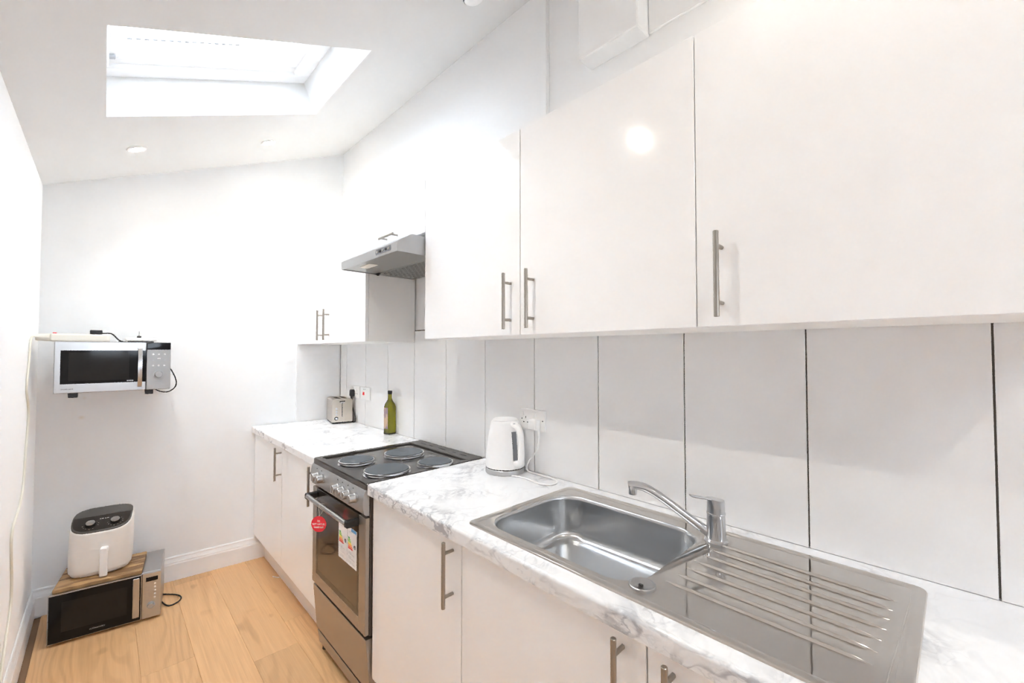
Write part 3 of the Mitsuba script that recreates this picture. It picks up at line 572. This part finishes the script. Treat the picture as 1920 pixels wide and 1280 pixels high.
# ------------------------------------------------------------------ oil bottle (square shouldered)
k = thing('oil_bottle', 'green glass olive oil bottle beside the hob', 'bottle')
BM = frame((-0.044, 2.462, H), (0.99, 0.14, 0), (-0.14, 0.99, 0), (0, 0, 1))
def sq(s, r, z, n=6): return np.c_[rrect(-s, s, -s, s, r, n), np.full(4*(n+1), z)]
bo = loft([sq(0.026, 0.009, 0.0004), sq(0.028, 0.0095, 0.003), sq(0.028, 0.0095, 0.155), sq(0.0278, 0.011, 0.172), sq(0.0262, 0.0155, 0.186), sq(0.0215, 0.0185, 0.199), sq(0.0155, 0.0150, 0.210), sq(0.0125, 0.0124, 0.222), sq(0.0118, 0.0117, 0.236), sq(0.0114, 0.0113, 0.250)], True, True)
put(k+'__glass', moved(bo, BM), 'm_bottle', 35)
put(k+'__base', moved(loft([sq(0.0268, 0.009, 0.0006), sq(0.0285, 0.0098, 0.002), sq(0.0285, 0.0098, 0.010)], True, True), BM), 'm_bottle_base', 35)
put(k+'__cap', moved(lathe([(0, 0.248), (0.0135, 0.248), (0.0138, 0.250), (0.0138, 0.267), (0.0128, 0.269), (0, 0.269)], 28), BM), 'm_black', 35)
put(k+'__label', moved(box(-0.0295, -0.0281, -0.020, 0.020, 0.035, 0.165), BM), 'm_label', False)

# ------------------------------------------------------------------ microwaves
def microwave(name, label, M, w, h, d, style):
    k = thing(name, label, 'microwave')
    P = lambda mesh: moved(mesh, M)
    F = lambda a, z, y=0.0: M@frame((a, y, z), (1, 0, 0), (0, 0, 1), (0, -1, 0))
    z0 = 0.012 if style == 'floor' else 0.0
    put(k+'__body', P(box(0.002, w-0.002, 0.022, d, z0+0.002, h-0.002, 0.004)), 'm_silver' if style == 'wall' else 'm_brushed', False)
    pa = w*0.77 if style == 'wall' else w*0.816
    if style == 'wall':
        dr_ = put(k+'__door', P(box(0.0, pa-0.001, 0.0, 0.021, z0, h, 0.004, 2)), 'm_brushed', 35)
        put(dr_+'__window', P(box(0.022, pa-0.0015, -0.0008, 0.001, 0.046, h-0.045)), 'm_mw_glass', False)
        put(dr_+'__screen', P(box(0.05, pa-0.07, -0.0014, -0.0006, 0.060, h-0.055)), 'm_mw_screen', False)
        put(dr_+'__handle', P(loft([np.array([(pa-0.036, y-t, z), (pa-0.018, y-t, z), (pa-0.018, y, z), (pa-0.036, y, z)]) for y, t, z in ((-0.002, 0.004, 0.018), (-0.014, 0.006, 0.030), (-0.024, 0.006, 0.075), (-0.027, 0.006, 0.125), (-0.024, 0.006, 0.175), (-0.014, 0.006, 0.222), (-0.002, 0.004, 0.232))], True, True)), 'm_brushed', 40)
        put(dr_+'__lettering', moved(meshkit.text_mesh('Goodmans', 0.0062, 0.0005), M@frame((0.024, -0.0002, 0.018), (1, 0, 0), (0, 0, 1), (0, -1, 0))), 'm_dark_print', False)
        for q in range(3): put(dr_+'__badge', P(box(pa-0.078+0.009*q, pa-0.0705+0.009*q, -0.0013, -0.0007, 0.051, 0.0575)), 'm_grey_print', False)
        pn = put(k+'__control_panel', P(box(pa, w, 0.0, 0.021, z0, h, 0.004, 2)), 'm_silver', 35)
        put(pn+'__display', P(box(pa+0.001, w-0.001, -0.001, 0.004, h-0.040, h-0.001, 0.003, 2)), 'm_mw_glass', 35)
        c = (pa+w)/2
        for a, z in ((-0.024, 0.193), (0.0, 0.193), (0.025, 0.193), (-0.024, 0.131), (0.0, 0.131), (0.024, 0.131)):
            put(pn+'__button', moved(lathe([(0, 0), (0.0045, 0), (0.004, 0.0025), (0, 0.003)], 14), F(c+a, z)), 'm_white_plastic', 35)
        put(pn+'__button', P(box(c-0.007, c+0.007, -0.002, 0.001, 0.168, 0.173, 0.0008)), 'm_white_plastic')
        for a in (-0.025, 0.026): put(pn+'__mark', P(box(c+a-0.003, c+a+0.003, -0.0005, 0.001, 0.160, 0.163)), 'm_grey_print', False)
        kn = put(pn+'__knob', moved(lathe([(0, 0), (0.018, 0), (0.018, 0.004), (0.0165, 0.020), (0.015, 0.0225), (0, 0.0225)], 30), F(c, 0.083)), 'm_silver', 35)
        put(pn+'__dial_ring', moved(lathe([(0.020, 0), (0.0225, 0), (0.0225, 0.0006), (0.020, 0.0006), (0.020, 0)], 30), F(c, 0.083)), 'm_grey_print', 35)
        put(pn+'__print_line', P(box(c-0.014, c+0.012, -0.0004, 0.0005, 0.0345, 0.0360)), 'm_grey_print', False)
        put(k+'__cord', tube([M[:3, :3]@np.array(q)+M[:3, 3] for q in ((w-0.01, 0.25, 0.128), (w+0.012, 0.18, 0.112), (w+0.038, 0.15, 0.050), (w+0.040, 0.15, 0.008), (w+0.005, 0.15, -0.026), (w-0.04, 0.17, -0.018), (w-0.06, 0.30, -0.004))], 0.0032, 8, True, 50), 'm_black', 60)
    else:
        dr_ = put(k+'__door', P(box(0.0, pa-0.001, 0.0, 0.021, z0, h, 0.003, 2)), 'm_brushed', 35)
        put(dr_+'__glass', P(box(0.004, pa-0.0045, -0.0012, 0.001, z0+0.004, h-0.005)), 'm_mw_glass', False)
        put(dr_+'__window', P(box(0.048, pa-0.058, -0.0018, -0.0010, 0.061, 0.204)), 'm_mw_screen', False)
        put(dr_+'__handle', [P(box(pa-0.036, pa-0.009, -0.016, -0.010, 0.036, h-0.008, 0.002))]+[P(box(pa-0.030, pa-0.015, -0.011, -0.001, z, z+0.014)) for z in (0.05, h-0.04)], 'm_brushed', 25)
        put(dr_+'__lettering', moved(meshkit.text_mesh('COOKWORKS', 0.0062, 0.0004), M@frame((0.148, -0.0012, 0.036), (1, 0, 0), (0, 0, 1), (0, -1, 0))), 'm_grey_print', False)
        pn = put(k+'__control_panel', P(box(pa, w, 0.0, 0.021, z0, h, 0.003, 2)), 'm_brushed', 35)
        put(pn+'__display', P(box(pa+0.015, w-0.014, -0.0008, 0.002, 0.203, 0.224)), 'm_mw_glass', False)
        for z in (0.186, 0.168, 0.150, 0.132, 0.114): put(pn+'__button', moved(lathe([(0, 0), (0.0045, 0), (0.004, 0.0022), (0, 0.0025)], 14), F(w-0.025, z)), 'm_white_plastic', 35)
        put(pn+'__mark', [P(box(pa+0.012, pa+0.030, -0.0004, 0.001, z, z+0.0012)) for z in (0.176, 0.158, 0.140, 0.122)], 'm_grey_print', False)
        put(pn+'__dial_ring', moved(lathe([(0, 0), (0.0185, 0), (0.0185, 0.0015), (0, 0.0015)], 30), F(pa+0.037, 0.078)), 'm_grey_print', 35)
        put(pn+'__knob', moved(lathe([(0, 0.0015), (0.0145, 0.0015), (0.0135, 0.014), (0.012, 0.016), (0, 0.016)], 30), F(pa+0.037, 0.078)), 'm_silver', 35)
        for a, y in ((0.05, 0.04), (w-0.05, 0.04), (0.05, d-0.04), (w-0.05, d-0.04)): put(k+'__foot', moved(lathe([(0, 0.0005), (0.012, 0.0005), (0.013, 0.0145), (0, 0.0145)], 14), M@frame((a, y, 0), (1, 0, 0), (0, 1, 0), (0, 0, 1))), 'm_black')
    return k
MW = frame((-1.519, 3.038, 0), (0.9918, -0.1280, 0), (0.1280, 0.9918, 0), (0, 0, 1))
k = microwave('microwave', 'silver and black microwave standing on the floor under the air fryer', MW, 0.4225, 0.246, 0.325, 'floor')
put(k+'__cord', tube([(-1.10, 3.14, 0.03), (-1.075, 3.10, 0.008), (-1.05, 3.068, 0.0045), (-1.025, 3.076, 0.0042), (-1.004, 3.10, 0.0042), (-0.997, 3.125, 0.0042), (-1.006, 3.165, 0.0042), (-1.05, 3.22, 0.0045), (-1.095, 3.262, 0.010), (-1.12, 3.28, 0.03)], 0.0035, 8, True, 60), 'm_black', 60)
MW2 = frame((-1.5205, 3.050, 1.2155), (1, 0.005, 0), (-0.005, 1, 0), (0, 0, 1))
microwave('microwave', 'silver microwave on wall brackets above the air fryer', MW2, 0.4475, 0.2585, 0.335, 'wall')
# brackets that carry it
for x, nm in ((-1.453, 'wall bracket with a black end cap under the left side of the raised microwave'), (-1.162, 'wall bracket with a black end cap under the right side of the raised microwave')):
    k = thing('microwave_bracket', nm, 'bracket')
    yb = wall_y(x)-0.0005
    put(k+'__arm', [box(x-0.010, x+0.010, 3.075, yb, 1.197, 1.2145, 0.002), box(x-0.010, x+0.010, yb-0.006, yb, 1.175, 1.2145, 0.001)], 'm_white_plastic', False)
    put(k+'__end_cap', loft([np.c_[rrect(x-0.0185*s, x+0.0185*s, 3.058, 3.090, 0.006, 4), np.full(20, z)] for s, z in ((0.80, 1.192), (0.9, 1.1925), (1.0, 1.2145), (0.98, 1.2149))], True, True), 'm_black', 35)

# things lying on the raised microwave
ZM = 1.4742
k = thing('extension_lead', 'long white extension lead on top of the raised microwave, cord down the wall', 'extension lead')
put(k+'__strip', box(-1.545, -1.322, 3.165, 3.215, ZM, ZM+0.042, 0.010, 3), 'm_cream_plastic', 45)
put(k+'__end_grip', tube([(-1.594, 3.19, ZM+0.021), (-1.585, 3.19, ZM+0.021), (-1.560, 3.19, ZM+0.021), (-1.540, 3.19, ZM+0.021)], [0.015, 0.0175, 0.019, 0.0195], 16), 'm_cream_plastic', 50)
put(k+'__switch', box(-1.535, -1.520, 3.180, 3.200, ZM+0.041, ZM+0.047, 0.002), 'm_red')
cl = [(-1.588, 3.19, ZM+0.024), (-1.598, 3.15, ZM+0.024), (-1.5995, 3.085, 1.478), (-1.5995, 3.03, 1.36), (-1.5995, 2.985, 1.24), (-1.5995, 3.035, 1.19), (-1.5995, 3.075, 1.14), (-1.5995, 3.03, 0.99), (-1.5995, 2.955, 0.80), (-1.5995, 2.75, 0.72), (-1.5995, 2.665, 0.69), (-1.5995, 2.675, 0.55), (-1.5995, 2.685, 0.39), (-1.5995, 2.60, 0.31), (-1.5995, 2.53, 0.25), (-1.5995, 2.46, 0.16)]
put(k+'__cord', tube(cl, 0.0042, 8, True, 130), 'm_cream_plastic', 60)
k = thing('plug', 'black plug seated in the extension lead', 'plug')
put(k+'__body', box(-1.400, -1.352, 3.168, 3.212, ZM+0.0422, ZM+0.064, 0.004, 2), 'm_black', 45)
put(k+'__cord', tube([(-1.354, 3.19, ZM+0.048), (-1.335, 3.192, ZM+0.0490), (-1.316, 3.194, ZM+0.0465), (-1.303, 3.196, ZM+0.034), (-1.285, 3.198, ZM+0.012), (-1.272, 3.215, ZM+0.006), (-1.275, 3.26, ZM+0.0045), (-1.25, 3.34, ZM+0.0045)], 0.0033, 8, True, 40), 'm_black', 60)
k = thing('router_box', 'flat white plastic box on the right of the raised microwave top', 'box')
put(k+'__case', box(-1.262, -1.125, 3.150, 3.235, ZM+0.008, ZM+0.026, 0.008, 3), 'm_white_plastic', 45)
put(k+'__foot', box(-1.250, -1.140, 3.158, 3.225, ZM+0.0002, ZM+0.009, 0.002), 'm_black', False)
put(k+'__stub', [box(-1.212, -1.194, 3.176, 3.196, ZM+0.0255, ZM+0.038, 0.002), cyl((-1.203, 3.186, ZM+0.037), (-1.203, 3.186, ZM+0.064), 0.0011, 8)], 'm_black', 35)

# ------------------------------------------------------------------ board and air fryer
ZT2 = 0.2462
one('chopping_board', moved(box(0.012, 0.342, 0.014, 0.290, ZT2, ZT2+0.017, 0.003, 2), MW), 'm_board', 'dark grained wooden chopping board between the microwave and the air fryer', 'chopping board')
k = thing('air_fryer', 'cream air fryer with a dark sloping control top on the chopping board', 'air fryer')
zb = ZT2+0.0174
def sup(cx, cy, a, b, z, n=48, e=3.4):
    t = np.arange(n)*2*math.pi/n
    x = cx+np.sign(np.cos(t))*np.abs(np.cos(t))**(2/e)*a; y = cy+np.sign(np.sin(t))*np.abs(np.sin(t))**(2/e)*b
    return np.c_[x, y, z(y) if callable(z) else np.full(n, z)]
fc, fd = 0.164, 0.188
def rim(off):   # the sloping top: steep over the controls, gentle behind
    return lambda y: off+0.486+np.interp(y, [0.07, 0.184, 0.196, 0.32], [0.0, 0.052, 0.055, 0.073])
mixz = lambda t: (lambda y: (1-t)*(zb+0.06)+t*rim(-0.008)(y))
body_r = [sup(fc, fd, 0.100, 0.090, zb), sup(fc, fd, 0.113, 0.102, zb+0.006), sup(fc, fd, 0.121, 0.110, zb+0.022), sup(fc, fd, 0.1235, 0.113, zb+0.06), sup(fc+0.001, fd, 0.1235, 0.113, mixz(0.5)), sup(fc+0.002, fd, 0.1225, 0.112, mixz(0.96)), sup(fc+0.002, fd, 0.1215, 0.1112, rim(-0.0055)), sup(fc+0.002, fd, 0.1185, 0.1085, rim(-0.003))]
put(k+'__body', moved(loft(body_r, True, True), MW), 'm_fryer', 45)
top_r = [sup(fc+0.002, fd, 0.1180, 0.1080, rim(-0.0028)), sup(fc+0.002, fd, 0.1178, 0.1078, rim(0.002)), sup(fc+0.002, fd, 0.1150, 0.1050, rim(0.0045))]
for q in (0.8, 0.6, 0.4, 0.2, 0.02): top_r.append(sup(fc+0.002, fd, 0.1150*q, 0.1050*q, rim(0.0048)))
tp = put(k+'__control_top', moved(loft(top_r, False, True), MW), 'm_fryer_top', 25)
glass2d = sg.Polygon(sup(fc+0.002, fd, 0.1125, 0.1025, 0.0)[:, :2]).intersection(sg.box(-1, -1, 1, 0.184)).segmentize(0.01)
gm = extr(glass2d, 0.0010); gm = trimesh.Trimesh(np.c_[gm.vertices[:, :2], rim(0.0047)(gm.vertices[:, 1])+gm.vertices[:, 2]], gm.faces, process=False)
put(tp+'__control_glass', moved(gm, MW), 'm_fryer_glass', False)
tl = math.atan(0.456); tn = np.array([0, -math.sin(tl), math.cos(tl)]); ty2 = np.array([0, math.cos(tl), math.sin(tl)])
zt_at = lambda y: float(rim(0.0058)(y))
KY = 0.126
for a in (0.125, 0.221):
    FM = MW@frame((a, KY, zt_at(KY)), (1, 0, 0), ty2, tn)
    kn = put(tp+'__dial', moved(lathe([(0, -0.002), (0.0205, -0.002), (0.020, 0.012), (0.0187, 0.014), (0, 0.014)], 32), FM), 'm_black', 35)
    put(kn+'__cap', moved(lathe([(0, 0.0142), (0.0184, 0.0142), (0.0178, 0.0162), (0, 0.0165)], 32), FM), 'm_chrome', 35)
marks = []
for a0 in (0.125, 0.221):
    for i in range(9):
        an = math.radians(200+27*i-15); yy = KY+0.028*math.sin(an)
        marks.append(moved(box(-0.0014, 0.0014, -0.001, 0.001, 0, 0.0005), MW@frame((a0+0.030*math.cos(an), yy, zt_at(yy)), (1, 0, 0), ty2, tn)))
s = put(tp+'__print', marks, 'm_cream_plastic', False); note(s, 'small pale dial markings', 'stuff')
put(tp+'__display', [moved(box(a, a+0.006, -0.002, 0.002, 0, 0.0005), MW@frame((0.155, 0.158, zt_at(0.158)), (1, 0, 0), ty2, tn)) for a in (0.0, 0.009, 0.021, 0.030)], 'm_white_plastic', False)
def arc_loop(z, grow):
    o = sup(fc+0.0005, fd, 0.1237+grow, 0.1132+grow, z, 96); i_ = sup(fc+0.0005, fd, 0.1215, 0.1110, z, 96)
    sel = [q for q in range(96) if o[q, 1] < fd-0.035]
    return np.vstack([o[sel], i_[sel[::-1]]])
bm_ = loft([arc_loop(zb+0.024, -0.0006), arc_loop(zb+0.030, 0.0006), arc_loop(zb+0.137, 0.0006), arc_loop(zb+0.139, -0.0006)], True, True); bm_.fix_normals()
bk = put(k+'__basket', moved(bm_, MW), 'm_fryer', 40)
put(bk+'__handle', [moved(box(0.172, 0.204, 0.038, 0.052, zb+0.004, zb+0.148, 0.0065, 3), MW), moved(box(0.172, 0.204, 0.040, fd-0.108, zb+0.119, zb+0.147, 0.006, 2), MW)], 'm_white_plastic', 40)

# ------------------------------------------------------------------ downlights in the ceiling (each carries its own lamp)
def downlight(x, y, label):
    k = thing('downlight', label, 'downlight', 'ceiling downlights')
    M = CEIL@frame((CEIL_A(x), y, 0), (1, 0, 0), (0, 1, 0), (0, 0, 1))
    put(k+'__bezel', moved(lathe([(0.030, -0.0004), (0.043, -0.0004), (0.044, -0.002), (0.041, -0.005), (0.033, -0.006), (0.030, -0.004), (0.030, -0.0004)], 40), M), 'm_white_plastic', 35)
    o_ = (M@np.array([0, 0, -0.008, 1]))[:3]
    scene[k+'_beam'] = {'type': 'spot', 'intensity': rgb(BEAM), 'cutoff_angle': 58.0, 'beam_width': 24.0, 'to_world': T4().look_at(origin=o_.tolist(), target=(o_-NU).tolist(), up=[0, 1, 0])}
    dv, df = [(0, 0, 0)]+[(0.0295*math.cos(a), 0.0295*math.sin(a), 0) for a in np.arange(32)*math.pi/16], [(0, (i+1) % 32+1, i+1) for i in range(32)]
    put(k+'__lens', moved(trimesh.Trimesh(dv, df, process=False), M@frame((0, 0, -0.003), (1, 0, 0), (0, 1, 0), (0, 0, 1))), 'm_clear_lens', False, emitter={'type': 'area', 'radiance': {'type': 'rgb', 'value': list(LAMP)}})
for x, y, nm in ((-1.24, 2.951, 'lit ceiling downlight beyond the roof window, left one'), (-0.624, 2.955, 'lit ceiling downlight beyond the roof window, right one'),
                 (-1.222, 1.08, 'lit ceiling downlight above the camera aisle'), (-1.222, -0.85, 'lit ceiling downlight over the camera'), (-0.58, 0.0, 'lit ceiling downlight over the drainer')):
    downlight(x, y, nm)
one('floor_scrap', tube([(-0.548, 3.02, 0.0022), (-0.530, 2.985, 0.003), (-0.520, 2.975, 0.0022)], 0.002, 6, True, 8), 'm_white_plastic', 'thin white scrap on the floor beside the far kickboard', 'litter')
# smoke alarm just inside the upper picture edge
k = thing('smoke_alarm', 'white smoke alarm at the upper edge of the ceiling', 'smoke alarm')
M = CEIL@frame((CEIL_A(-0.290), 1.325, 0), (1, 0, 0), (0, 1, 0), (0, 0, 1))
put(k+'__case', moved(lathe([(0, -0.030), (0.030, -0.030), (0.042, -0.022), (0.048, -0.0005), (0, -0.0005)], 36), M), 'm_white_plastic', 35)
put(k+'__vent', moved(lathe([(0.0435, -0.020), (0.0445, -0.020), (0.0463, -0.012), (0.0453, -0.012), (0.0435, -0.020)], 36), M), 'm_dark_print', 35)
